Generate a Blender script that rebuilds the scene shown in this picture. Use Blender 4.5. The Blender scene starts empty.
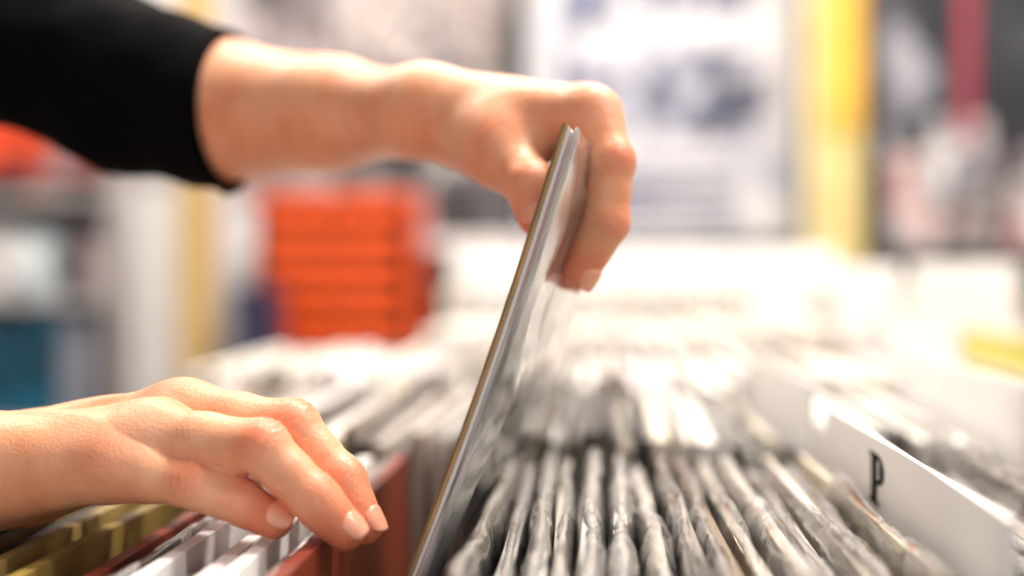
import bpy, bmesh, math, random
import numpy as np
from mathutils import Vector, Matrix, noise
random.seed(11)
S = bpy.context.scene
COL = S.collection

# ------------------------------------------------------------------ camera
F = 1024 * 50 / 36.0
cam_d = bpy.data.cameras.new("camera"); cam = bpy.data.objects.new("camera", cam_d); COL.objects.link(cam)
cam_d.lens = 50; cam_d.sensor_width = 36; cam_d.clip_start = 0.02
cam.location = (0, 0, 1.0)
cam.rotation_euler = (math.radians(90) - math.atan(23 / F), 0, math.atan(88 / F))
cam_d.dof.use_dof = True; cam_d.dof.focus_distance = 0.545; cam_d.dof.aperture_fstop = 2.45
S.camera = cam
CM = cam.rotation_euler.to_matrix()
def at(px, py, d):
    """surveyed world position: sight-line of a photo point carried to y = d"""
    v = CM @ Vector(((px - 512) / F, -(py - 288) / F, -1)); v *= d / v.y
    return Vector((0, 0, 1.0)) + v
S.view_settings.view_transform = 'Standard'
S.view_settings.look = 'None'
S.view_settings.exposure = 0.0

# ------------------------------------------------------------------ materials
def lin(c):
    return tuple(((x / 255) / 12.92 if x / 255 <= .04045 else ((x / 255 + .055) / 1.055) ** 2.4) for x in c) + (1,)
def mat(name, rgb, rough=.6, var=.12, scale=12, bump=0.0, bscale=80, metal=0, alpha=1, spec=.5, **kw):
    m = bpy.data.materials.new(name); m.use_nodes = True
    nt = m.node_tree; N = nt.nodes; L = nt.links; b = N["Principled BSDF"]
    tc = N.new("ShaderNodeTexCoord"); n = N.new("ShaderNodeTexNoise"); n.inputs["Scale"].default_value = scale
    n.inputs["Detail"].default_value = 4
    L.new(tc.outputs["Object"], n.inputs["Vector"])
    r = N.new("ShaderNodeValToRGB"); c = lin(rgb)
    r.color_ramp.elements[0].position = .3; r.color_ramp.elements[1].position = .7
    r.color_ramp.elements[0].color = tuple(x * (1 - var) for x in c[:3]) + (1,)
    r.color_ramp.elements[1].color = tuple(min(1, x * (1 + var)) for x in c[:3]) + (1,)
    L.new(n.outputs["Fac"], r.inputs["Fac"]); L.new(r.outputs["Color"], b.inputs["Base Color"])
    b.inputs["Roughness"].default_value = rough; b.inputs["Metallic"].default_value = metal
    b.inputs["Alpha"].default_value = alpha; b.inputs["Specular IOR Level"].default_value = spec
    if bump:
        n2 = N.new("ShaderNodeTexNoise"); n2.inputs["Scale"].default_value = bscale; n2.inputs["Detail"].default_value = 3
        L.new(tc.outputs["Object"], n2.inputs["Vector"])
        bp = N.new("ShaderNodeBump"); bp.inputs["Strength"].default_value = bump; bp.inputs["Distance"].default_value = .002
        L.new(n2.outputs["Fac"], bp.inputs["Height"]); L.new(bp.outputs["Normal"], b.inputs["Normal"])
    for k, v in kw.items(): b.inputs[k].default_value = v
    return m
def art(name, cols, scale=6, rough=.5):
    m = bpy.data.materials.new(name); m.use_nodes = True
    nt = m.node_tree; N = nt.nodes; L = nt.links; b = N["Principled BSDF"]
    tc = N.new("ShaderNodeTexCoord"); n = N.new("ShaderNodeTexNoise"); n.inputs["Scale"].default_value = scale
    n.inputs["Detail"].default_value = 3; n.inputs["Distortion"].default_value = .6
    L.new(tc.outputs["Object"], n.inputs["Vector"])
    r = N.new("ShaderNodeValToRGB"); cr = r.color_ramp
    k = len(cols)
    while len(cr.elements) < k: cr.elements.new(.5)
    for i, c in enumerate(cols):
        cr.elements[i].position = .38 + .24 * i / max(1, k - 1); cr.elements[i].color = lin(c)
    L.new(n.outputs["Fac"], r.inputs["Fac"]); L.new(r.outputs["Color"], b.inputs["Base Color"])
    b.inputs["Roughness"].default_value = rough
    return m
def attr_mat(name, attr, rough=.6):
    m = bpy.data.materials.new(name); m.use_nodes = True
    N = m.node_tree.nodes; L = m.node_tree.links; b = N["Principled BSDF"]
    a = N.new("ShaderNodeAttribute"); a.attribute_name = attr
    n = N.new("ShaderNodeTexNoise"); n.inputs["Scale"].default_value = 60
    mx = N.new("ShaderNodeMixRGB"); mx.blend_type = 'MULTIPLY'; mx.inputs[0].default_value = .15
    tc = N.new("ShaderNodeTexCoord"); L.new(tc.outputs["Object"], n.inputs["Vector"])
    L.new(a.outputs["Color"], mx.inputs[1]); L.new(n.outputs["Fac"], mx.inputs[2])
    L.new(mx.outputs[0], b.inputs["Base Color"]); b.inputs["Roughness"].default_value = rough
    return m

def film_mat(name="plastic_film", base=(.78, .75, .72), a0=.08, a1=.46, bd=.0016, sc=60, rough=.10, ior=1.6, ys=.35):
    m = bpy.data.materials.new(name); m.use_nodes = True
    N = m.node_tree.nodes; L = m.node_tree.links; b = N["Principled BSDF"]
    tc = N.new("ShaderNodeTexCoord")
    mp = N.new("ShaderNodeMapping"); mp.inputs["Scale"].default_value = (1, ys, .7)
    L.new(tc.outputs["Object"], mp.inputs["Vector"])
    n = N.new("ShaderNodeTexNoise"); n.inputs["Scale"].default_value = sc; n.inputs["Detail"].default_value = 1.5; n.inputs["Distortion"].default_value = 2.0
    L.new(mp.outputs["Vector"], n.inputs["Vector"])
    bp = N.new("ShaderNodeBump"); bp.inputs["Strength"].default_value = .9; bp.inputs["Distance"].default_value = bd
    L.new(n.outputs["Fac"], bp.inputs["Height"]); L.new(bp.outputs["Normal"], b.inputs["Normal"])
    b.inputs["Base Color"].default_value = (*base, 1); b.inputs["Roughness"].default_value = rough
    r = N.new("ShaderNodeMapRange"); r.inputs["From Min"].default_value = .42; r.inputs["From Max"].default_value = .64
    r.inputs["To Min"].default_value = a0; r.inputs["To Max"].default_value = a1
    L.new(n.outputs["Fac"], r.inputs["Value"]); L.new(r.outputs["Result"], b.inputs["Alpha"])
    b.inputs["Specular IOR Level"].default_value = 1.0
    gl = N.new("ShaderNodeBsdfGlossy"); gl.inputs["Roughness"].default_value = rough; gl.inputs["Color"].default_value = (1, 1, 1, 1)
    L.new(bp.outputs["Normal"], gl.inputs["Normal"])
    fr = N.new("ShaderNodeFresnel"); fr.inputs["IOR"].default_value = ior; L.new(bp.outputs["Normal"], fr.inputs["Normal"])
    mx = N.new("ShaderNodeMixShader"); L.new(fr.outputs[0], mx.inputs[0]); L.new(b.outputs[0], mx.inputs[1]); L.new(gl.outputs[0], mx.inputs[2])
    L.new(mx.outputs[0], N["Material Output"].inputs["Surface"])
    return m

def skin_mat():
    m = bpy.data.materials.new("skin"); m.use_nodes = True
    N = m.node_tree.nodes; L = m.node_tree.links; b = N["Principled BSDF"]
    tc = N.new("ShaderNodeTexCoord")
    a = N.new("ShaderNodeAttribute"); a.attribute_name = "red"
    n = N.new("ShaderNodeTexNoise"); n.inputs["Scale"].default_value = 45; n.inputs["Detail"].default_value = 5
    L.new(tc.outputs["Object"], n.inputs["Vector"])
    r = N.new("ShaderNodeValToRGB")
    r.color_ramp.elements[0].color = lin((228, 152, 112)); r.color_ramp.elements[0].position = .3
    r.color_ramp.elements[1].color = lin((242, 186, 150)); r.color_ramp.elements[1].position = .7
    L.new(n.outputs["Fac"], r.inputs["Fac"])
    mx = N.new("ShaderNodeMixRGB"); mx.inputs[2].default_value = lin((226, 92, 64))
    L.new(a.outputs["Fac"], mx.inputs[0]); L.new(r.outputs["Color"], mx.inputs[1])
    L.new(mx.outputs[0], b.inputs["Base Color"])
    b.inputs["Roughness"].default_value = .42; b.inputs["Specular IOR Level"].default_value = .45
    b.inputs["Subsurface Weight"].default_value = .12; b.inputs["Subsurface Radius"].default_value = (1, .3, .15)
    b.inputs["Subsurface Scale"].default_value = .003
    v = N.new("ShaderNodeTexVoronoi"); v.inputs["Scale"].default_value = 750
    L.new(tc.outputs["Object"], v.inputs["Vector"])
    n2 = N.new("ShaderNodeTexNoise"); n2.inputs["Scale"].default_value = 240; n2.inputs["Detail"].default_value = 5
    L.new(tc.outputs["Object"], n2.inputs["Vector"])
    ad = N.new("ShaderNodeMath"); ad.operation = 'ADD'
    ml = N.new("ShaderNodeMath"); ml.operation = 'MULTIPLY'; ml.inputs[1].default_value = .5
    L.new(v.outputs["Distance"], ml.inputs[0]); L.new(ml.outputs[0], ad.inputs[0]); L.new(n2.outputs["Fac"], ad.inputs[1])
    bp = N.new("ShaderNodeBump"); bp.inputs["Strength"].default_value = .3; bp.inputs["Distance"].default_value = .0009
    L.new(ad.outputs[0], bp.inputs["Height"]); L.new(bp.outputs["Normal"], b.inputs["Normal"])
    return m

M_skin = skin_mat(); M_film = film_mat()
M_cover = film_mat("record_cover_film", base=(.93, .92, .90), a0=.20, a1=.50, bd=.0008, sc=16, rough=.14, ior=1.45, ys=.8)
M_nail = mat("fingernail", (242, 168, 138), rough=.22, var=.05, scale=200, spec=.6)
M_black = mat("black_knit", (7, 7, 9), rough=.95, var=.3, scale=300, bump=.5, bscale=600, spec=.08)
M_card = mat("white_card", (240, 237, 236), rough=.6, var=.02)
M_ink = mat("black_ink", (4, 4, 6), rough=.7, spec=.1)
M_wood = mat("bin_wood", (116, 84, 58), rough=.6, var=.2, scale=9)
M_wall = mat("painted_wall", (198, 194, 196), rough=.9, var=.06, scale=2)
M_floor = mat("shop_floor", (110, 100, 92), rough=.5, var=.12, scale=3)
M_ceil = mat("ceiling_paint", (235, 235, 235), rough=.9, var=.02)
M_sleeves = attr_mat("sleeve_cardboard", "tint", .5)

# ------------------------------------------------------------------ mesh helpers
def empty(name):
    e = bpy.data.objects.new(name, None); COL.objects.link(e); e.empty_display_size = .05; return e
def obj(name, verts, faces, m=None, parent=None, smooth=False):
    me = bpy.data.meshes.new(name); me.from_pydata([tuple(v) for v in verts], [], faces); me.update()
    if smooth: me.polygons.foreach_set("use_smooth", [True] * len(me.polygons))
    o = bpy.data.objects.new(name, me); COL.objects.link(o)
    if m: me.materials.append(m)
    if parent: o.parent = parent
    return o
def boxes(name, lst, m, parent=None, bevel=0):
    """lst of (x0,x1,y0,y1,z0,z1) joined in one mesh"""
    V = []; Fc = []
    for (a, b, c, d, e, f) in lst:
        k = len(V)
        V += [(a, c, e), (b, c, e), (b, d, e), (a, d, e), (a, c, f), (b, c, f), (b, d, f), (a, d, f)]
        Fc += [tuple(k + i for i in q) for q in ((0, 3, 2, 1), (4, 5, 6, 7), (0, 1, 5, 4), (1, 2, 6, 5), (2, 3, 7, 6), (3, 0, 4, 7))]
    o = obj(name, V, Fc, m, parent)
    if bevel:
        md = o.modifiers.new("bevel", 'BEVEL'); md.width = bevel; md.segments = 2
    return o

# ------------------------------------------------------------------ implicit surface modelling
def seg_d(P, s):
    a, b, ra, rb = s; a = np.array(a); b = np.array(b); ba = b - a
    t = np.clip(((P - a) @ ba) / max(1e-12, ba @ ba), 0, 1)
    return np.linalg.norm(P - a - t[:, None] * ba, axis=1) - (ra + t * (rb - ra))
def smin(a, b, k):
    h = np.clip(.5 + .5 * (b - a) / k, 0, 1); return b * (1 - h) + a * h - k * h * (1 - h)
def chain_d(P, segs, k):
    d = seg_d(P, segs[0])
    for s in segs[1:]: d = smin(d, seg_d(P, s), k)
    return d
def body_sdf(core, branches, kc, kb, kj):
    def f(P):
        dc = chain_d(P, core, kc); out = dc
        for br in branches: out = np.minimum(out, smin(chain_d(P, br, kb), dc, kj))
        return out
    return f
def hull_mesh(segs, grow):
    bm = bmesh.new()
    for (a, b, ra, rb) in segs:
        t = bmesh.new()
        bmesh.ops.create_icosphere(t, subdivisions=2, radius=ra + grow, matrix=Matrix.Translation(a))
        bmesh.ops.create_icosphere(t, subdivisions=2, radius=rb + grow, matrix=Matrix.Translation(Vector(b) + Vector((1e-5, 0, 0))))
        r = bmesh.ops.convex_hull(t, input=t.verts)
        bmesh.ops.delete(t, geom=[g for g in r["geom_interior"] if isinstance(g, bmesh.types.BMVert)], context='VERTS')
        tm = bpy.data.meshes.new("t"); t.to_mesh(tm); t.free(); bm.from_mesh(tm); bpy.data.meshes.remove(tm)
    me = bpy.data.meshes.new("hull"); bm.to_mesh(me); bm.free(); return me
def sdf_object(name, segs, f, voxel, m, parent, iters=6, post=None):
    me = hull_mesh(segs, voxel * .4)
    o = bpy.data.objects.new(name, me); COL.objects.link(o)
    md = o.modifiers.new("r", 'REMESH'); md.mode = 'VOXEL'; md.voxel_size = voxel
    dg = bpy.context.evaluated_depsgraph_get(); dg.update()
    nm = bpy.data.meshes.new_from_object(o.evaluated_get(dg)); o.modifiers.clear(); o.data = nm
    n = len(nm.vertices); P = np.empty(n * 3); nm.vertices.foreach_get("co", P); P = P.reshape(-1, 3)
    e = voxel * .25
    def grad(P):
        g = np.stack([f(P + np.eye(3)[i] * e) - f(P - np.eye(3)[i] * e) for i in range(3)], 1) / (2 * e)
        return g / np.maximum(1e-6, np.linalg.norm(g, axis=1))[:, None]
    for i in range(iters):
        P = P - np.clip(f(P), -voxel, voxel)[:, None] * grad(P) * .8
    ed = np.empty(len(nm.edges) * 2, dtype=np.int64); nm.edges.foreach_get("vertices", ed); ed = ed.reshape(-1, 2)
    for i in range(3):
        A = np.zeros_like(P); c = np.zeros(n)
        np.add.at(A, ed[:, 0], P[ed[:, 1]]); np.add.at(A, ed[:, 1], P[ed[:, 0]]); np.add.at(c, ed[:, 0], 1); np.add.at(c, ed[:, 1], 1)
        P = .5 * P + .5 * A / np.maximum(c, 1)[:, None]
        P = P - f(P)[:, None] * grad(P) * .7
    if post: P = post(P, grad(P), nm)
    nm.vertices.foreach_set("co", P.ravel()); nm.update()
    nm.polygons.foreach_set("use_smooth", [True] * len(nm.polygons))
    nm.materials.clear(); nm.materials.append(m); nm.name = name
    if parent: o.parent = parent
    return o

def T(j):  # (px,py,d,r_mm) -> (Vector, r)
    return at(j[0], j[1], j[2]), j[3] / 1000
def fchain(js, slim=.92):
    """finger chain with slightly waisted phalanges"""
    pts = [T(j) for j in js]; segs = []
    for i in range(len(pts) - 1):
        (a, ra), (b, rb) = pts[i], pts[i + 1]; m_ = (a + b) / 2; rm = (ra + rb) / 2 * (slim if i else .93)
        segs += [(tuple(a), tuple(m_), ra, rm), (tuple(m_), tuple(b), rm, rb)]
    return segs
def nail(js, name, parent, bias=(0, 0, 0), L=.0108):
    (p0, _), (p1, _), (p2, r2), (p3, r3) = [T(j) for j in js[-4:]]
    v = (p3 - p2).normalized(); u = (p1 - p0).normalized()
    n = (u - v).normalized() + Vector(bias); n = (n - v * n.dot(v)).normalized(); s = v.cross(n)
    V = []; Fc = []; nu, nv = 12, 12; thick = .0003
    for layer in (0, 1):
        for j in range(nv + 1):
            t = j / nv
            for i in range(nu + 1):
                q = -1 + 2 * i / nu
                ang = q * math.radians(46)
                lo = .26 * q * q * L; hi = L * (1 - .26 * q * q * q * q - .10 * q * q)
                y = lo + (hi - lo) * t
                rr = r3 * (1.035 - .10 * (t ** 3)) + (thick if layer else -.0006) - .0008 * (q ** 6)
                if j == 0: rr -= .0007
                c = p3 + v * (y - L * .42)
                V.append(c + (n * math.cos(ang) + s * math.sin(ang)) * rr)
    W = nu + 1; H = W * (nv + 1)
    for j in range(nv):
        for i in range(nu):
            a = j * W + i
            Fc.append((H + a, H + a + 1, H + a + W + 1, H + a + W)); Fc.append((a, a + W, a + W + 1, a + 1))
    for i in range(nu):
        Fc.append((i, i + 1, H + i + 1, H + i)); a = nv * W + i; Fc.append((a, H + a, H + a + 1, a + 1))
    for j in range(nv):
        a = j * W; Fc.append((a, H + a, H + a + W, a + W)); a = j * W + nu; Fc.append((a, a + W, H + a + W, H + a))
    return obj(name, V, Fc, M_nail, parent, True)

def hand_post(fingers, wrist, dorsal, amp=1.0, nthumb=1):
    fs = [[T(j) for j in js] for js in fingers]; wn = np.array(wrist); dv = np.array(Vector(dorsal).normalized())
    def post(P, G, nm):
        red = np.zeros(len(P)); disp = np.zeros(len(P))
        for fi, pts in enumerate(fs):
            tip, rt = pts[-1]; tipn = np.array(tip)
            red = np.maximum(red, .75 * np.exp(-(np.linalg.norm(P - tipn, axis=1) / .014) ** 2))
            u = (pts[-3][0] - pts[-4][0]).normalized(); v = (pts[-1][0] - pts[-2][0]).normalized()
            n = np.array((u - v).normalized())
            for k in (-3, -2):
                j, r = pts[k]; jn = np.array(j)
                ax = np.array(((pts[k + 1][0] - pts[k][0]).normalized() + (pts[k][0] - pts[k - 1][0]).normalized()).normalized())
                D = P - jn; s = D @ ax; dist = np.linalg.norm(D, axis=1)
                near = np.clip(1 - (dist / (r * 1.9)) ** 2, 0, 1)
                dors = np.clip(G @ n * 1.5, 0, 1)
                per = .0030 if k == -3 else .0022
                wob = .0008 * np.sin(D @ np.cross(ax, n) * 700)
                disp += -.00042 * amp * near * dors * np.exp(-(s / (.006 if k == -3 else .0032)) ** 2) * (1 + np.cos(2 * math.pi * (s + wob) / per))
                disp += .0007 * near * dors * np.exp(-(s / .009) ** 2)
                pal = np.clip(-(G @ n) * 1.5, 0, 1)
                disp += -.0010 * near * pal * np.exp(-(s / .0014) ** 2)
                red = np.maximum(red, (.6 if k == -3 else .42) * near * np.exp(-(s / .008) ** 2) * (dors * .8 + .2))
            j, r = pts[0]; jn = np.array(j)
            red = np.maximum(red, .34 * np.exp(-(np.linalg.norm(P - jn, axis=1) / .017) ** 2))
            if fi < len(fs) - nthumb:
                ax = jn - wn; Ln = np.linalg.norm(ax); ax = ax / Ln; sd = np.cross(ax, dv); sd /= np.linalg.norm(sd)
                D = P - wn; t = (D @ ax) / Ln; q = D @ sd - 0
                do = np.clip(G @ dv * 1.6, 0, 1)
                win = np.exp(-((t - .68) / .30) ** 2)
                disp += amp * do * win * (.0012 * np.exp(-(q / .0032) ** 2) - .0006 * np.exp(-((np.abs(q) - .0085) / .005) ** 2))
        for i in range(len(P)):
            p = P[i]
            disp[i] += .0004 * noise.noise(Vector((p[0] * 38, p[1] * 38, p[2] * 38)))
        at_ = nm.attributes.new("red", 'FLOAT', 'POINT'); at_.data.foreach_set("value", red.astype(np.float32))
        return P + G * disp[:, None]
    return post

person = empty("person")
# ---- right hand : resting on the sleeves, little finger nearest the lens
R_pinky = [(112, 466, .520, 12), (193, 484, .513, 9.0), (238, 501, .512, 8.0), (274, 520, .514, 7.0)]
R_ring = [(150, 438, .528, 13), (262, 448, .512, 10), (314, 499, .511, 8.8), (345, 530, .512, 7.7)]
R_mid = [(185, 416, .548, 13.2), (292, 427, .532, 10.2), (341, 480, .528, 8.8), (364, 524, .525, 7.7)]
R_idx = [(192, 424, .572, 12.5), (288, 436, .565, 9.8), (328, 478, .56, 8.6), (344, 500, .555, 7.8)]
R_thumb = [(-15, 462, .585, 14), (75, 468, .602, 11.5), (145, 475, .606, 10.5), (200, 477, .602, 9.2)]
def S_(a, b): A = T(a); B = T(b); return (tuple(A[0]), tuple(B[0]), A[1], B[1])
rw1 = (-45, 474, .535, 20.5); rw2 = (-45, 478, .572, 20.5)
elbow_r = Vector((-.47, .50, .98))
wr = T(rw1)[0]
core_r = [S_(rw1, rw2), S_(rw1, R_pinky[0]), S_(rw1, R_ring[0]), S_(rw2, R_mid[0]), S_(rw2, R_idx[0]),
          S_((30, 475, .55, 20), (110, 453, .55, 15)), S_(R_thumb[0], R_thumb[1]),
          (tuple(T(rw1)[0]), tuple(elbow_r), .0200, .038), (tuple(T(rw2)[0]), tuple(elbow_r + Vector((0, .02, 0))), .0205, .038)]
fr = [fchain(x) for x in (R_pinky, R_ring, R_mid, R_idx, R_thumb)]
f_r = body_sdf(core_r, fr, .012, .004, .009)
wmid = (T(rw1)[0] + T(rw2)[0]) / 2
hand_r = sdf_object("right_hand_and_forearm", core_r + sum(fr, []), f_r, .0011, M_skin, person, post=hand_post([R_pinky, R_ring, R_mid, R_idx, R_thumb], wmid, (.1, -.2, 1)))
for nme, js, bias in (("little", R_pinky, (.1, -.7, .45)), ("ring", R_ring, (.25, -.40, .1)), ("middle", R_mid, (.4, -.25, 0)), ("index", R_idx, (0, 0, 0)), ("thumb", R_thumb, (0, 0, 1))):
    nail(js, "right_%s_nail" % nme, person, bias)

# ---- left hand : lifting the record, thumb on its near face, fingers hooked over the far face
L_idx = [(592, 115, .612, 11.5), (610, 162, .602, 10.2), (605, 222, .600, 9.4), (581, 270, .604, 8.4)]
L_mid = [(588, 114, .640, 11.5), (606, 188, .630, 10.2), (590, 238, .632, 9.2), (570, 272, .635, 8.3)]
L_ring = [(578, 116, .664, 11), (597, 184, .655, 9.6), (582, 228, .658, 8.8), (566, 258, .66, 7.9)]
L_pky = [(562, 126, .686, 10.5), (582, 178, .680, 8.4), (573, 212, .683, 7.6), (562, 236, .685, 7)]
L_thumb = [(466, 132, .655, 16), (506, 156, .622, 13.3), (531, 187, .602, 10.8), (538, 216, .597, 9.0)]
lw1 = (425, 111, .665, 17.5); lw2 = (425, 115, .705, 17.5)
core_l = [S_(lw1, lw2), S_(lw1, L_idx[0]), S_(lw1, L_mid[0]), S_(lw2, L_ring[0]), S_(lw2, L_pky[0]), S_(L_thumb[0], L_thumb[1]),
          S_((500, 137, .63, 15), (566, 126, .63, 12)),
          S_(lw1, (330, 113, .715, 26.5)), S_(lw2, (330, 115, .735, 25.5)), S_((330, 113, .715, 26.5), (225, 111, .755, 34.5)), S_((330, 115, .735, 25.5), (225, 111, .765, 33.5)),
          S_((225, 111, .758, 34.5), (140, 90, .785, 32))]
fl = [fchain(x) for x in (L_idx, L_mid, L_ring, L_pky, L_thumb)]
f_l = body_sdf(core_l, fl, .012, .004, .009)
lmid = (T(lw1)[0] + T(lw2)[0]) / 2
hand_l = sdf_object("left_hand_and_forearm", core_l + sum(fl, []), f_l, .0014, M_skin, person, post=hand_post([L_idx, L_mid, L_ring, L_pky, L_thumb], lmid, (.1, -.15, 1), amp=.8))
for nme, js, bias in (("index", L_idx, (0, 0, 0)), ("middle", L_mid, (0, 0, 0)), ("ring", L_ring, (0, 0, 0)), ("little", L_pky, (0, 0, 0)), ("thumb", L_thumb, (-.8, -.3, .2))):
    nail(js, "left_%s_nail" % nme, person, bias)

# ---- sweater, with both sleeves
cuff = at(231, 111, .757); elb = at(-25, 22, .815)
shL = Vector((-.66, .83, 1.40)); shR = Vector((-.66, .43, 1.38))
def V3(*a): return tuple(a)
tor = [(V3(-.70, .56, 1.22), V3(-.70, .70, 1.22), .13, .13), (V3(-.72, .57, 1.0), V3(-.72, .69, 1.0), .11, .11),
       (V3(-.70, .56, 1.22), V3(-.72, .57, 1.0), .13, .11), (V3(-.70, .70, 1.22), V3(-.72, .69, 1.0), .13, .11),
       (tuple(shR + Vector((0, .04, 0))), tuple(shL - Vector((0, .04, 0))), .075, .075), (V3(-.67, .63, 1.38), V3(-.645, .63, 1.47), .075, .062),
       (V3(-.69, .5, 1.33), V3(-.69, .76, 1.33), .105, .105)]
mid = at(125, 86, .785)
dirS = (cuff - mid).normalized(); dirL = Vector((1, -.22, -.03)).normalized()
slL = [(tuple(shL), tuple(elb), .062, .052), (tuple(elb), tuple(mid), .052, .0455), (tuple(mid), tuple(cuff + dirS * .04), .0455, .0410)]
dR = (wr - elbow_r).normalized()
slR = [(tuple(shR), tuple(elbow_r), .062, .052), (tuple(elbow_r), tuple(elbow_r + dR * .13), .052, .043)]
f0 = body_sdf(tor, [slL, slR], .05, .015, .04)
cL = np.array(cuff); dLn = np.array(dirL); cR = np.array(elbow_r + dR * .10); dRn = np.array(dR)
def f_sw(P):
    d = f0(P)
    nl = np.linalg.norm(P - cL, axis=1) < .10; d = np.where(nl, np.maximum(d, (P - cL) @ dLn), d)
    nr = np.linalg.norm(P - cR, axis=1) < .09; d = np.where(nr, np.maximum(d, (P - cR) @ dRn), d)
    return d
def folds(P, G, nm):
    out = P.copy()
    for i, p in enumerate(P):
        n = noise.noise(Vector((p[0] * 22, p[1] * 22, p[2] * 22))) + .5 * noise.noise(Vector((p[0] * 45, p[1] * 45, p[2] * 45)))
        w = min(1, max(0, (cL - p) @ dLn / .03)) if np.linalg.norm(cL - p) < .1 else 1
        out[i] = p + G[i] * (n * .004 + .001) * w
    return out
sdf_object("black_sweater", tor + slL + slR, f_sw, .0045, M_black, person, post=folds)
# trousers, shoes, neck and head stand just outside the photograph
M_jean = mat("dark_denim", (34, 40, 58), rough=.9, bump=.3, bscale=400)
M_hair = mat("dark_hair", (38, 26, 20), rough=.7, bump=.6, bscale=200)
leg = []
for y in (.54, .72):
    leg += [[(V3(-.73, y, .92), V3(-.72, y, .50), .092, .066), (V3(-.72, y, .50), V3(-.74, y, .10), .064, .048)]]
tr = [(V3(-.73, .55, .95), V3(-.73, .71, .95), .115, .115), (V3(-.73, .57, 1.0), V3(-.73, .69, 1.0), .108, .108)]
sdf_object("trousers", tr + sum(leg, []), body_sdf(tr, leg, .03, .02, .03), .012, M_jean, person)
for y, s_ in ((.54, "right"), (.72, "left")):
    sh = [(V3(-.76, y, .045), V3(-.60, y, .038), .042, .036), (V3(-.74, y, .06), V3(-.74, y, .11), .045, .045), (V3(-.60, y, .036), V3(-.56, y, .034), .036, .032)]
    sdf_object(s_ + "_shoe", sh, body_sdf(sh, [], .02, .02, .02), .008, M_ink, person)
hd = [(V3(-.64, .63, 1.44), V3(-.61, .63, 1.56), .055, .055), (V3(-.60, .63, 1.68), V3(-.585, .63, 1.70), .088, .085), (V3(-.575, .63, 1.62), V3(-.545, .63, 1.575), .06, .035),
      (V3(-.503, .63, 1.655), V3(-.478, .63, 1.625), .010, .014), (V3(-.52, .615, 1.583), V3(-.52, .645, 1.583), .012, .012),
      (V3(-.60, .54, 1.66), V3(-.605, .54, 1.63), .016, .012), (V3(-.60, .72, 1.66), V3(-.605, .72, 1.63), .016, .012),
      (V3(-.52, .60, 1.672), V3(-.52, .66, 1.672), .014, .014)]
sdf_object("head_and_neck", hd, body_sdf(hd, [], .012, .01, .01), .005, M_skin, person)
hr = [(V3(-.615, .63, 1.705), V3(-.60, .63, 1.725), .096, .090), (V3(-.64, .63, 1.66), V3(-.65, .63, 1.62), .080, .06)]
sdf_object("hair", hr, body_sdf(hr, [], .02, .01, .01), .006, M_hair, person)
for y in (.603, .657):
    sp = [(V3(-.514, y, 1.652), V3(-.513, y, 1.652), .011, .011)]
    sdf_object("eye", sp, body_sdf(sp, [], .01, .01, .01), .003, M_card, person)

# ------------------------------------------------------------------ record sleeves
def record_row(name, items, y0, y1, ztop, ny=44, film=True, zb=.31):
    """items: (x, halfwidth, tint rgb, dz, lean, has_film) -> cardboard mesh + film mesh under one empty"""
    root = empty(name)
    V = []; Fc = []; C = []; V2 = []; F2 = []
    for k, it in enumerate(items):
        x, hw, tint, dz, lean = it[:5]; fk = film and (len(it) < 6 or it[5])
        b = len(V); cw = min(.0026, hw * .5) if fk else hw * .7; zt = ztop + dz - (.004 if fk else 0); n1 = 10
        sx = random.uniform(-.001, .001); ysh = random.uniform(-.006, .006); yaw = random.uniform(-.0022, .0022)
        for j in range(n1 + 1):
            y = y0 + .004 + ysh + (y1 - y0 - .008) * j / n1
            w = .0012 * math.sin(3.1 * j / n1 + k) + sx + yaw * (2 * j / n1 - 1)
            for (dx, z, ln) in ((-cw, zt - zb + .01, lean), (-cw, zt, 0), (cw, zt, 0), (cw, zt - zb + .01, lean)):
                V.append((x + dx + w + ln, y, z))
        for j in range(n1):
            a = b + 4 * j
            for q in range(3): Fc.append((a + q, a + q + 1, a + q + 5, a + q + 4))
        Fc.append((b, b + 1, b + 2, b + 3)); a = b + 4 * n1; Fc.append((a + 3, a + 2, a + 1, a))
        C += [lin(tint)] * (len(V) - b)
        if fk:
            b = len(V2)
            prof = [(-.10, .75), (-.06, .9), (-.035, 1), (-.020, .98), (-.011, .88), (-.005, .66), (-.0015, .34), (0, 0)]
            prof = [(z, -w) for z, w in prof] + [(z, w) for z, w in prof[-2::-1]]
            m_ = len(prof); sd = k * 7.3 + ztop * 31
            for j in range(ny + 1):
                y = y0 + ysh + (y1 - y0) * j / ny
                endw = min(1, min(j, ny - j) / 2 + .25)
                for (z, w) in prof:
                    nw = noise.noise(Vector((sd, y * 22, z * 30))); nf = noise.noise(Vector((sd + 3, y * 60, z * 40)))
                    top = math.exp(z / .03)
                    ww = hw * w * endw * (1 + .45 * nw * top + .20 * nf * top)
                    V2.append((x + ww + yaw * (2 * j / ny - 1) + .0030 * noise.noise(Vector((sd, y * 11, 5.1))) * top + lean * (-z / .31), y,
                               ztop + dz + z + top * (.0050 * noise.noise(Vector((sd, y * 12, 9))) + .0012 * nf)))
            for j in range(ny):
                for q in range(m_ - 1):
                    a = b + j * m_ + q; F2.append((a, a + 1, a + m_ + 1, a + m_))
    o = obj(name + "_cardboard", V, Fc, M_sleeves, root)
    ca = o.data.color_attributes.new("tint", 'FLOAT_COLOR', 'POINT'); ca.data.foreach_set("color", np.array(C, dtype=np.float32).ravel())
    if V2: obj(name + "_plastic", V2, F2, M_film, root, True)
    return root
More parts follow.
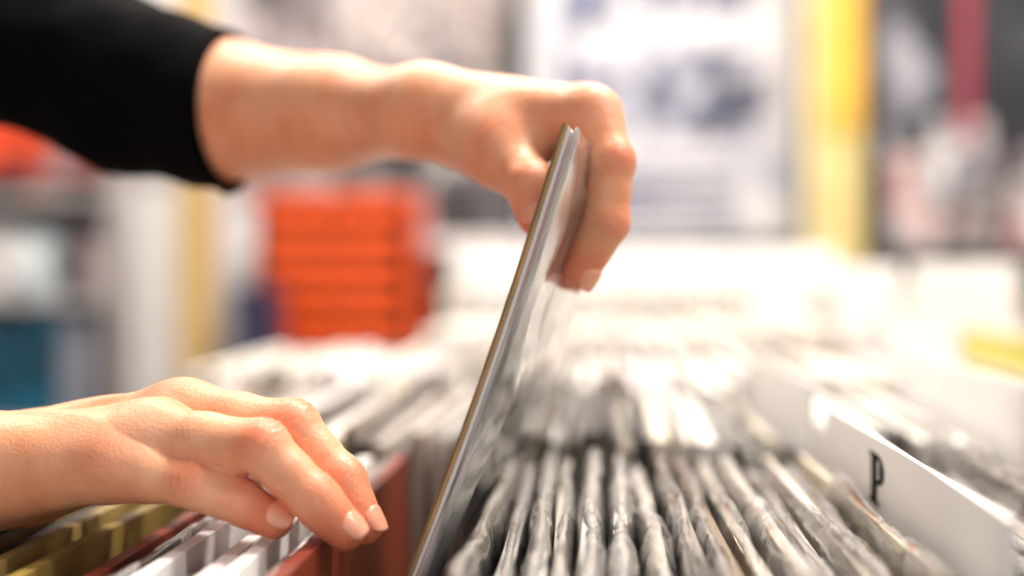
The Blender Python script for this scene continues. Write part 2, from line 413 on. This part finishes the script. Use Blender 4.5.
front = [(132, 120, 108), (212, 204, 192), (40, 34, 32), (122, 100, 80), (184, 174, 164), (60, 54, 52), (224, 212, 190), (30, 26, 26), (140, 130, 118), (190, 186, 182)]
greys = [(154, 148, 140), (217, 213, 208), (64, 60, 58), (124, 110, 96), (192, 187, 182), (94, 90, 88), (226, 217, 200), (74, 62, 56), (206, 150, 130)]
lights = [(238, 234, 229), (225, 221, 217), (242, 238, 234), (208, 200, 192), (237, 229, 218), (178, 168, 160), (238, 230, 208), (232, 223, 226)]
def fill(x0, x1, pitch, pal, hwf=.44, lean=0, dzr=.003, skip=(), pf=1.0, jit=.3):
    out = []; x = x0
    while x < x1:
        p = pitch * random.uniform(1 - jit, 1 + jit)
        if not any(a < x < b for a, b in skip):
            out.append((x + p / 2, p * hwf, random.choice(pal), random.uniform(-dzr, dzr), lean, random.random() < pf))
        x += p
    return out
record_row("records_browsed", fill(-.050, .106, .0108, front, lean=.004, hwf=.50, dzr=.0045, jit=.4), .44, .757, .90, ny=60)
record_row("records_browsed", fill(.131, .60, .0105, front + lights[:4], dzr=.006, pf=.7), .44, .757, .897, ny=24)
left_items = []
x = -.104
tn = [((128, 44, 18), 0, 0), ((226, 214, 206), 1, -.002), ((240, 238, 236), 0, -.001), ((232, 222, 222), 0, -.004), ((44, 36, 32), 1, -.008), ((238, 234, 236), 0, -.003),
      ((214, 206, 208), 1, -.004), ((26, 22, 20), 0, -.014), ((132, 52, 34), 0, -.010), ((26, 22, 16), 0, -.020), ((150, 126, 60), 0, -.008), ((34, 28, 18), 0, -.018), ((170, 146, 84), 0, -.008), ((60, 44, 28), 0, -.010), ((120, 100, 56), 0, -.006)]
for i in range(26):
    t = tn[i] if i < len(tn) else (random.choice(greys), i % 2, random.uniform(-.01, 0))
    left_items.append((x, .0040, t[0], t[2], .004, bool(t[1]))); x -= .0098
record_row("records_flipped", left_items, .44, .757, .899, ny=40)
record_row("records_second_row", fill(-.36, .112, .0115, greys + lights, dzr=.006, pf=.6), .82, 1.135, .90, ny=20)
record_row("records_second_row", fill(.131, .75, .013, greys[:2] + greys[4:6] + lights[:3], dzr=.006, skip=((.225, .25), (.35, .37), (.47, .49)), pf=.3), .82, 1.135, .90, ny=20)
record_row("records_third_row", fill(-.36, .285, .014, lights + greys[:1], dzr=.010), 1.20, 1.515, .905, film=False)
record_row("records_third_row", fill(.31, .95, .014, lights[3:6] + greys[:4], dzr=.008), 1.20, 1.515, .900, film=False)
record_row("records_fourth_row", fill(-.20, .36, .015, lights[:5], dzr=.008), 1.58, 1.895, .925, film=False)
record_row("records_fourth_row", fill(.38, 1.1, .015, lights[3:6] + greys[:5], dzr=.008), 1.58, 1.895, .925, film=False)
record_row("records_fifth_row", fill(-.22, .50, .018, lights[:3] + lights[4:5], dzr=.006), 1.96, 2.275, .970, film=False)
record_row("records_fifth_row", fill(.52, 1.2, .018, greys + lights[3:6], dzr=.006), 1.96, 2.275, .965, film=False)

# divider cards
def divider(name, x, y0, y1, zt, m=M_card, letter=False, zb=.66):
    root = empty(name)
    boxes("card", [(x - .0011, x + .0011, y0, y1, zb, zt)], m, root, bevel=.0004)
    if letter:
        cx, cy, cz, H = x - .0014, .624, .9068, .0225; US = 2.0
        polys = []
        def R(a, b, c, d): polys.append([(a, c), (b, c), (b, d), (a, d)])
        R(-.34, .04, -.5, .5); R(-.46, .18, -.5, -.41); R(-.46, .05, .41, .5)
        n = 20; prev = None
        for i in range(n + 1):
            a = math.pi / 2 - math.pi * i / n; th = .24 * math.cos(a) + .06
            po = (.08 + .38 * math.cos(a), .21 + .29 * math.sin(a)); pi_ = (.08 + (.38 - th) * math.cos(a), .21 + (.29 - .10) * math.sin(a))
            if prev: polys.append([prev[0], po, pi_, prev[1]])
            prev = (po, pi_)
        R(.02, .09, .40, .5); R(.02, .09, -.08, .02)
        V = []; Fc = []
        for p in polys:
            k = len(V); V += [(cx, cy - u * US * .8 * H, cz + w * H) for u, w in p]; Fc.append(tuple(range(k, k + len(p))))
        obj("letter_p", V, Fc, M_ink, root)
    return root
divider("divider_card", .121, .425, .762, .925, letter=True)
divider("divider_card", .121, .82, 1.14, .932)
divider("divider_card", .236, .80, 1.14, .934)
divider("divider_card", .360, .80, 1.14, .934)
divider("divider_card", .480, .80, 1.14, .930)
divider("divider_card", .297, 1.19, 1.52, .950)
divider("divider_card", -.06, 1.58, 1.9, .955)
divider("divider_card", .2, 1.58, 1.9, .965)
M_yel = mat("yellow_card", (218, 210, 104), rough=.6, var=.05)
divider("divider_card", .45, 1.19, 1.50, .930, m=M_yel); divider("divider_card", .37, 1.19, 1.50, .935, m=M_yel)
M_grn = mat("green_card", (60, 84, 56), rough=.6, var=.1)
divider("divider_card", .405, .92, 1.14, .922, m=M_grn)

# upright blank sign cards on the back rows
def sign(px0, px1, py0, py1, y, name="shelf_sign"):
    root = empty(name); p = at(px0, py1, y); q = at(px1, py0, y); x0, x1, z0, z1 = p.x, q.x, p.z, q.z
    boxes("face", [(x0, x1, y, y + .003, z0, z1)], M_card, root, .001)
    boxes("foot", [(x0 + .01, x1 - .01, y + .003, y + .012, z0, z0 + .003), ((x0 + x1) / 2 - .006, (x0 + x1) / 2 + .006, y + .003, y + .006, z0 - .05, z0 + .02)], M_card, root)
sign(912, 1018, 262, 345, 1.525); sign(838, 900, 264, 330, 1.54); sign(752, 800, 300, 345, 1.90); sign(640, 700, 262, 312, 2.29); sign(1060, 1140, 262, 330, 1.54)

# ---- the lifted record
rec = empty("lifted_record")
A = at(575, 127, .52); B = at(412, 576, .52); dn = (B - A).normalized(); LN = .315; yv = Vector((.055, 1, 0)).normalized(); nr = yv.cross(dn).normalized()
if nr.x < 0: nr = -nr
def slab(name, off, th, m, wr_=0, y_in=0, y_far=0, topin=0):
    V = []; Fc = []; nu, nv = 40, 60
    for side in (0, 1):
        for j in range(nv + 1):
            for i in range(nu + 1):
                u = i / nu; v = j / nv
                p = A + yv * (y_in + (.315 + y_far - 2 * y_in) * u) + dn * (topin + (LN - topin) * v)
                bow = .0034 * math.sin(math.pi * min(1, v * 1.35))
                o_ = off + (th if side else 0) + bow
                if wr_:
                    e = min(1, min(i, nu - i) / 4, min(j, nv - j) / 4)
                    o_ += (wr_ * (noise.noise(Vector((u * 5, v * 7, 2.2))) + .6 * noise.noise(Vector((u * 14, v * 11, side)))) * (1 if side else .4)) * e
                    if side and e < 1: o_ = off + th * (.2 + .8 * e) + bow
                V.append(p + nr * o_)
    W = nu + 1; H = W * (nv + 1)
    for j in range(nv):
        for i in range(nu):
            a = j * W + i; Fc.append((a, a + 1, a + W + 1, a + W)); Fc.append((H + a, H + a + W, H + a + W + 1, H + a + 1))
    for i in range(nu):
        Fc.append((i, H + i, H + i + 1, i + 1)); a = nv * W + i; Fc.append((a, a + 1, H + a + 1, H + a))
    for j in range(nv):
        a = j * W; Fc.append((a, a + W, H + a + W, H + a)); a = j * W + nu; Fc.append((a, H + a, H + a + W, a + W))
    return obj(name, V, Fc, m, rec, True if wr_ else False)
M_tan = mat("kraft_board", (184, 148, 98), rough=.7, var=.3, scale=40)
M_brown = mat("worn_brown_edge", (132, 100, 68), rough=.7, var=.3, scale=60)
M_sleeve = art("printed_sleeve_art", [(156, 148, 142), (200, 190, 184), (228, 220, 212), (228, 184, 172)], 12, rough=.3)
slab("back_board", -.0048, .0010, M_brown)
slab("kraft_layer", -.0038, .0012, M_tan)
slab("paper_inner", -.0025, .0014, M_card, y_in=.0005, topin=.001)
slab("printed_sleeve", -.0010, .0012, M_sleeve, y_in=.002, topin=.002)
slab("plastic_cover", .0004, .0046, M_cover, wr_=.0030, y_in=-.002, y_far=.016)

# ---- bin furniture
bn = empty("record_browser_table")
bl = [(-.42, 1.35, .40, 2.36, .54, .565), (-.42, 1.35, .40, .418, .44, .80), (-.42, -.402, .40, 2.36, .44, .80), (1.332, 1.35, .40, 2.36, .44, .80), (-.42, 1.35, 2.342, 2.36, .44, .86)]
for y in (.785, 1.165, 1.545, 1.925): bl.append((-.402, 1.332, y - .006, y + .006, .565, .82))
bl += [(-.402, 1.332, 1.57, 1.9, .565, .60), (-.402, 1.332, 1.95, 2.28, .565, .645)]
boxes("bin_body", bl, M_wood, bn, .002)
boxes("legs", [(a, a + .05, b, b + .05, 0, .54) for a in (-.40, 1.28) for b in (.43, 1.3, 2.28)], M_wood, bn)
p = at(452, 256, 2.32); q = at(834, 300, 2.32)
boxes("back_display_board", [(p.x, q.x, 2.31, 2.33, .84, p.z + .01)], M_card, bn, .003)

# ------------------------------------------------------------------ room
boxes("floor", [(-3.2, 3.2, -2.4, 4.0, -.05, 0)], M_floor)
boxes("wall_back", [(-3.2, 3.2, 3.6, 3.7, 0, 2.8)], M_wall)
boxes("wall_left", [(-3.3, -3.2, -2.4, 3.7, 0, 2.8)], M_wall)
boxes("wall_right", [(3.2, 3.3, -2.4, 3.7, 0, 2.8)], M_wall)
boxes("ceiling", [(-3.3, 3.3, -2.4, 3.7, 2.8, 2.85)], M_ceil)
boxes("baseboard_back", [(-3.2, 3.2, 3.58, 3.6, 0, .1)], M_card)

def rect(px0, px1, py0, py1, d):
    a = at(px0, py1, d); b = at(px1, py0, d); return a.x, b.x, a.z, b.z
def panel(name, r, d, th, m, parent=None, bevel=.002):
    x0, x1, z0, z1 = r; return boxes(name, [(x0, x1, d - th, d, z0, z1)], m, parent, bevel)
def rb(r, d0, d1): return (r[0], r[1], d0, d1, r[2], r[3])
# big framed poster
M_frame = mat("pale_frame", (194, 194, 200), rough=.5, var=.03)
M_pic = art("poster_print", [(30, 34, 58), (84, 88, 114), (160, 164, 182), (202, 202, 210)], 9)
M_pale = art("poster_paper", [(136, 142, 166), (186, 188, 200), (210, 210, 216), (216, 216, 222)], 5)
M_dark = mat("charcoal_trim", (36, 36, 42), rough=.6)
ps = empty("framed_poster")
panel("frame", rect(527, 797, -70, 247, 3.58), 3.59, .03, M_frame, ps)
panel("paper", rect(540, 783, -60, 232, 3.56), 3.565, .012, M_pale, ps)
panel("band_photo", rect(640, 768, 48, 138, 3.55), 3.553, .006, M_pic, ps)
boxes("title_lettering", [rb(rect(x, x + w, a_, b_, 3.54), 3.543, 3.548) for x, w, a_, b_ in ((566, 30, -30, 26), (606, 12, -30, 20), (640, 26, -30, 6), (676, 20, -30, 10), (706, 40, -30, 8), (560, 14, 50, 120), (582, 40, 70, 84))], mat("poster_ink", (78, 84, 122), var=.3), ps)
boxes("small_lettering", [rb(rect(600, 740, y, y + 6, 3.54), 3.543, 3.548) for y in (160, 176, 192, 206)], mat("poster_grey_ink", (150, 152, 168)), ps)
boxes("side_trim", [rb(rect(510, 526, -70, 228, 3.58), 3.55, 3.6), rb(rect(797, 806, -70, 240, 3.58), 3.55, 3.6), rb(rect(527, 797, 240, 248, 3.58), 3.54, 3.56)], M_dark, ps)
# yellow pillar
M_yp = mat("yellow_paint", (220, 172, 64), rough=.5, var=.15, scale=4); M_yp2 = mat("cream_paint", (214, 194, 130), rough=.5, var=.08)
yl = empty("painted_pillar")
r = rect(812, 864, -80, 135, 3.4); r2 = rect(812, 864, 135, 330, 3.4)
panel("upper_shaft", r, 3.58, .18, M_yp, yl); panel("lower_shaft", (r2[0], r2[1], 0, r[2]), 3.58, .175, M_yp2, yl)
boxes("side_strip", [rb(rect(806, 818, -80, 260, 3.39), 3.385, 3.4)], mat("cream_strip", (226, 214, 170)), yl)
# dark display cabinet on the right
cb = empty("poster_rack")
panel("back_panel", rect(868, 1160, -90, 270, 3.5), 3.55, .03, mat("rack_grey", (112, 110, 118), var=.25, scale=5), cb)
panel("dark_poster", rect(880, 956, -60, 205, 3.45), 3.48, .01, art("night_print", [(12, 14, 22), (30, 32, 42), (50, 52, 64), (172, 172, 182)], 5), cb)
panel("dark_poster_wide", rect(978, 1120, -60, 132, 3.45), 3.48, .01, art("dusk_print", [(16, 18, 26), (34, 36, 46), (84, 84, 94)], 5), cb)
panel("light_poster", rect(892, 1120, 150, 250, 3.4), 3.43, .01, art("pastel_print", [(50, 44, 52), (130, 120, 126), (206, 197, 198), (216, 207, 205), (198, 136, 132)], 11), cb)
panel("diagonal_print", rect(930, 990, 118, 200, 3.36), 3.38, .01, art("figure_print", [(60, 58, 68), (198, 195, 200), (216, 213, 214)], 13), cb)
panel("red_rail", rect(961, 974, -80, 140, 3.34), 3.36, .02, mat("red_paint", (166, 44, 68)), cb)
boxes("black_edges", [rb(rect(868, 884, -80, 262, 3.38), 3.39, 3.42), rb(rect(1000, 1012, 60, 262, 3.36), 3.37, 3.4)], M_dark, cb)
def cover(px0, px1, py0, py1, d, cols, sc=9):
    c = empty("album_cover"); rr = rect(px0, px1, py0, py1, d)
    panel("sleeve", rr, d, .006, art("cover_print", cols, sc), c)
    boxes("spine", [(rr[0] - .004, rr[0], d - .007, d, rr[2], rr[3])], M_card, c)
cover(242, 330, -60, 66, 3.57, [(60, 56, 60), (150, 138, 142), (198, 188, 188)])
cover(338, 430, -60, 76, 3.57, [(96, 90, 92), (188, 170, 168), (214, 204, 202), (70, 64, 66)])
cover(438, 506, -60, 68, 3.57, [(80, 74, 76), (180, 164, 160), (122, 116, 120)])
cover(440, 508, 84, 172, 3.57, [(162, 156, 158), (208, 202, 200), (90, 88, 92)])
cover(330, 432, 92, 186, 3.57, [(34, 34, 38), (80, 76, 78), (150, 144, 144)])
cover(236, 322, 92, 186, 3.57, [(162, 150, 146), (90, 84, 86), (208, 196, 190)])
cover(428, 520, 180, 236, 3.4, [(22, 22, 28), (50, 48, 52), (100, 98, 102)])
shl = empty("wall_shelf")
rr = rect(236, 520, 240, 250, 3.3)
boxes("board", [(rr[0], rr[1], 3.25, 3.6, rr[2], rr[3])], M_card, shl)
boxes("bracket", [(rr[0] + .05, rr[0] + .07, 3.3, 3.6, rr[2] - .12, rr[2]), (rr[1] - .07, rr[1] - .05, 3.3, 3.6, rr[2] - .12, rr[2])], M_dark, shl)

# crates
def crate(x0, x1, y0, y1, z0, z1, m):
    c = empty("plastic_crate"); t = .012; L = []
    def wall(axis, c0, a0, a1):
        nv_, nh = 4, 5
        for i in range(nv_ + 1):
            a = a0 + (a1 - a0 - .018) * i / nv_
            L.append((a, a + .018, c0, c0 + t, z0, z1) if axis == 'y' else (c0, c0 + t, a, a + .018, z0, z1))
        for j in range(nh + 1):
            hh = .05 if j == nh else .026; z = z0 + (z1 - z0 - .05) * j / nh
            L.append((a0, a1, c0 + .001, c0 + t + .001, z, z + hh) if axis == 'y' else (c0 + .001, c0 + t + .001, a0, a1, z, z + hh))
    wall('y', y0, x0, x1); wall('y', y1 - t - .002, x0, x1); wall('x', x0, y0, y1); wall('x', x1 - t - .002, y0, y1)
    L.append((x0, x1, y0, y1, z0, z0 + .01)); L += [(x0 - .006, x1 + .006, y0 - .006, y0 + .014, z1 - .025, z1), (x0 - .006, x1 + .006, y1 - .014, y1 + .006, z1 - .025, z1)]
    boxes("lattice", L, m, c)
    boxes("stored_boxes", [(x0 + .03, x1 - .03, y0 + .02, y1 - .03, z0 + .012, z1 - .05)], mat("crate_contents", (70, 16, 8), var=.3, scale=20), c)
M_or = mat("orange_plastic", (238, 88, 26), rough=.4, var=.08); M_rd = mat("red_plastic", (180, 40, 26), rough=.4, var=.06)
a = at(258, 348, 2.9); b = at(408, 192, 2.9); ch = b.z - a.z
crate(a.x, b.x, 2.9, 2.9 + .30, a.z + .002, b.z, M_or)
crate(a.x + .01, b.x - .01, 2.9, 3.20, a.z - .001 - ch, a.z, M_rd)
crate(a.x, b.x, 2.9, 3.20, a.z - .003 - 2 * ch, a.z - .002 - ch, M_rd)
bz = a.z - .004 - 2 * ch
pl = empty("pallet_stand"); boxes("slats", [(a.x - .01, b.x + .01, 2.89 + .11 * i, 2.97 + .11 * i, bz - .02, bz) for i in range(3)] + [(x_, x_ + .04, 2.9, 3.18, 0, bz - .02) for x_ in (a.x, b.x - .04)], M_wood, pl)

# wooden post and left side shelving
M_beech = mat("pale_beech", (200, 168, 110), rough=.5, var=.08, scale=4)
po = empty("wooden_post"); r = rect(178, 208, -100, 400, 2.7)
boxes("post", [(r[0], r[1], 2.7, 2.76, 0, 2.8)], M_beech, po, .004)
boxes("post_foot", [(r[0] - .02, r[1] + .02, 2.68, 2.78, 0, .03)], M_beech, po)
wp = empty("white_panel"); r = rect(134, 174, 190, 400, 3.0); boxes("panel", [(r[0], r[1], 3.0, 3.02, 0, r[3])], mat("panel_paint", (224, 222, 220), var=.06), wp); boxes("edge", [(r[0] - .01, r[0], 2.99, 3.03, 0, r[3] + .01)], M_frame, wp)
bc = empty("blue_folder_box"); r = rect(236, 254, 288, 400, 2.6); boxes("box", [(r[0], r[1], 2.6, 2.85, 0.6, r[3]), (r[0] - .004, r[1] + .004, 2.59, 2.86, r[3] - .03, r[3])], mat("navy_board", (26, 46, 80)), bc)
boxes("pedestal", [(r[0] - .01, r[1] + .01, 2.59, 2.86, 0, .6)], M_dark, bc)
dk = empty("speaker_box"); r = rect(422, 456, 288, 400, 3.3); boxes("cabinet", [(r[0], r[1], 3.25, 3.45, 0, r[3])], M_dark, dk, .004)
boxes("grille", [(r[0] + .01, r[1] - .01, 3.24, 3.25, r[3] - .2, r[3] - .02)], M_ink, dk)
# left display unit with assorted stock
ls = empty("stock_shelves"); X0, X1 = at(-160, 300, 3.2).x, at(122, 300, 3.2).x
M_sh = mat("shelf_laminate", (178, 174, 174), var=.1)
boxes("shelf_boards", [(X0, X1, 3.1, 3.55, z, z + .02) for z in (.3, .62, .91, 1.14, 1.40)] + [(X0 - .02, X0, 3.1, 3.55, 0, 1.42), (X1, X1 + .02, 3.1, 3.55, 0, 1.42), (X0, X1, 3.53, 3.55, 0, 1.42)], M_sh, ls)
stock = [((-60, 56, 305, 420), (0, 78, 104)), ((58, 90, 318, 420), (130, 136, 150)), ((92, 118, 340, 420), (90, 80, 80)), ((-60, 20, 232, 305), (212, 210, 212)), ((22, 56, 236, 300), (206, 220, 228)), ((60, 84, 226, 305), (70, 58, 66)), ((86, 116, 236, 305), (172, 158, 160)),
         ((-60, 30, 170, 214), (124, 70, 78)), ((32, 64, 182, 214), (164, 136, 140)), ((66, 112, 176, 214), (164, 38, 26)), ((-60, 44, 118, 160), (228, 76, 38)), ((48, 116, 140, 166), (154, 126, 126))]
for (q_, c_) in stock:
    r = rect(*q_, 3.12); z0 = r[2]
    zz = max([z for z in (.32, .64, .93, 1.16, 1.42) if z <= z0 + .06] or [.32])
    boxes("carton", [(r[0], r[1], 3.13, 3.4, zz, max(r[3], zz + .05))], art("carton_print", [tuple(int(v * .6) for v in c_), c_, tuple(min(255, int(v * 1.15)) for v in c_)], 12), ls, .003)
    boxes("lid", [(r[0] - .003, r[1] + .003, 3.127, 3.403, max(r[3], zz + .05) - .015, max(r[3], zz + .05) + .002)], mat("lid", c_), ls)

# ------------------------------------------------------------------ lights
M_em = bpy.data.materials.new("lamp_glow"); M_em.use_nodes = True
bb = M_em.node_tree.nodes["Principled BSDF"]; bb.inputs["Emission Color"].default_value = (1, .94, .84, 1); bb.inputs["Emission Strength"].default_value = 7
for (x, y, pw) in ((.50, 1.10, 72), (-1.0, 1.9, 24), (1.7, .2, 28), (1.6, 2.4, 16), (.1, 2.5, 30), (-1.7, 3.0, 14)):
    lf = empty("ceiling_light")
    boxes("housing", [(x - .62, x + .62, y - .17, y + .17, 2.765, 2.8)], M_frame, lf)
    boxes("diffuser", [(x - .6, x + .6, y - .15, y + .15, 2.76, 2.766)], M_em, lf)
    ld = bpy.data.lights.new("lamp", 'AREA'); ld.shape = 'RECTANGLE'; ld.size = 1.2; ld.size_y = .3; ld.energy = pw; ld.color = (1, .92, .825)
    lo = bpy.data.objects.new("lamp", ld); COL.objects.link(lo); lo.location = (x, y, 2.75); lo.parent = lf
w = bpy.data.worlds.new("world"); S.world = w; w.use_nodes = True
w.node_tree.nodes["Background"].inputs[0].default_value = (1, .975, .95, 1); w.node_tree.nodes["Background"].inputs[1].default_value = .95
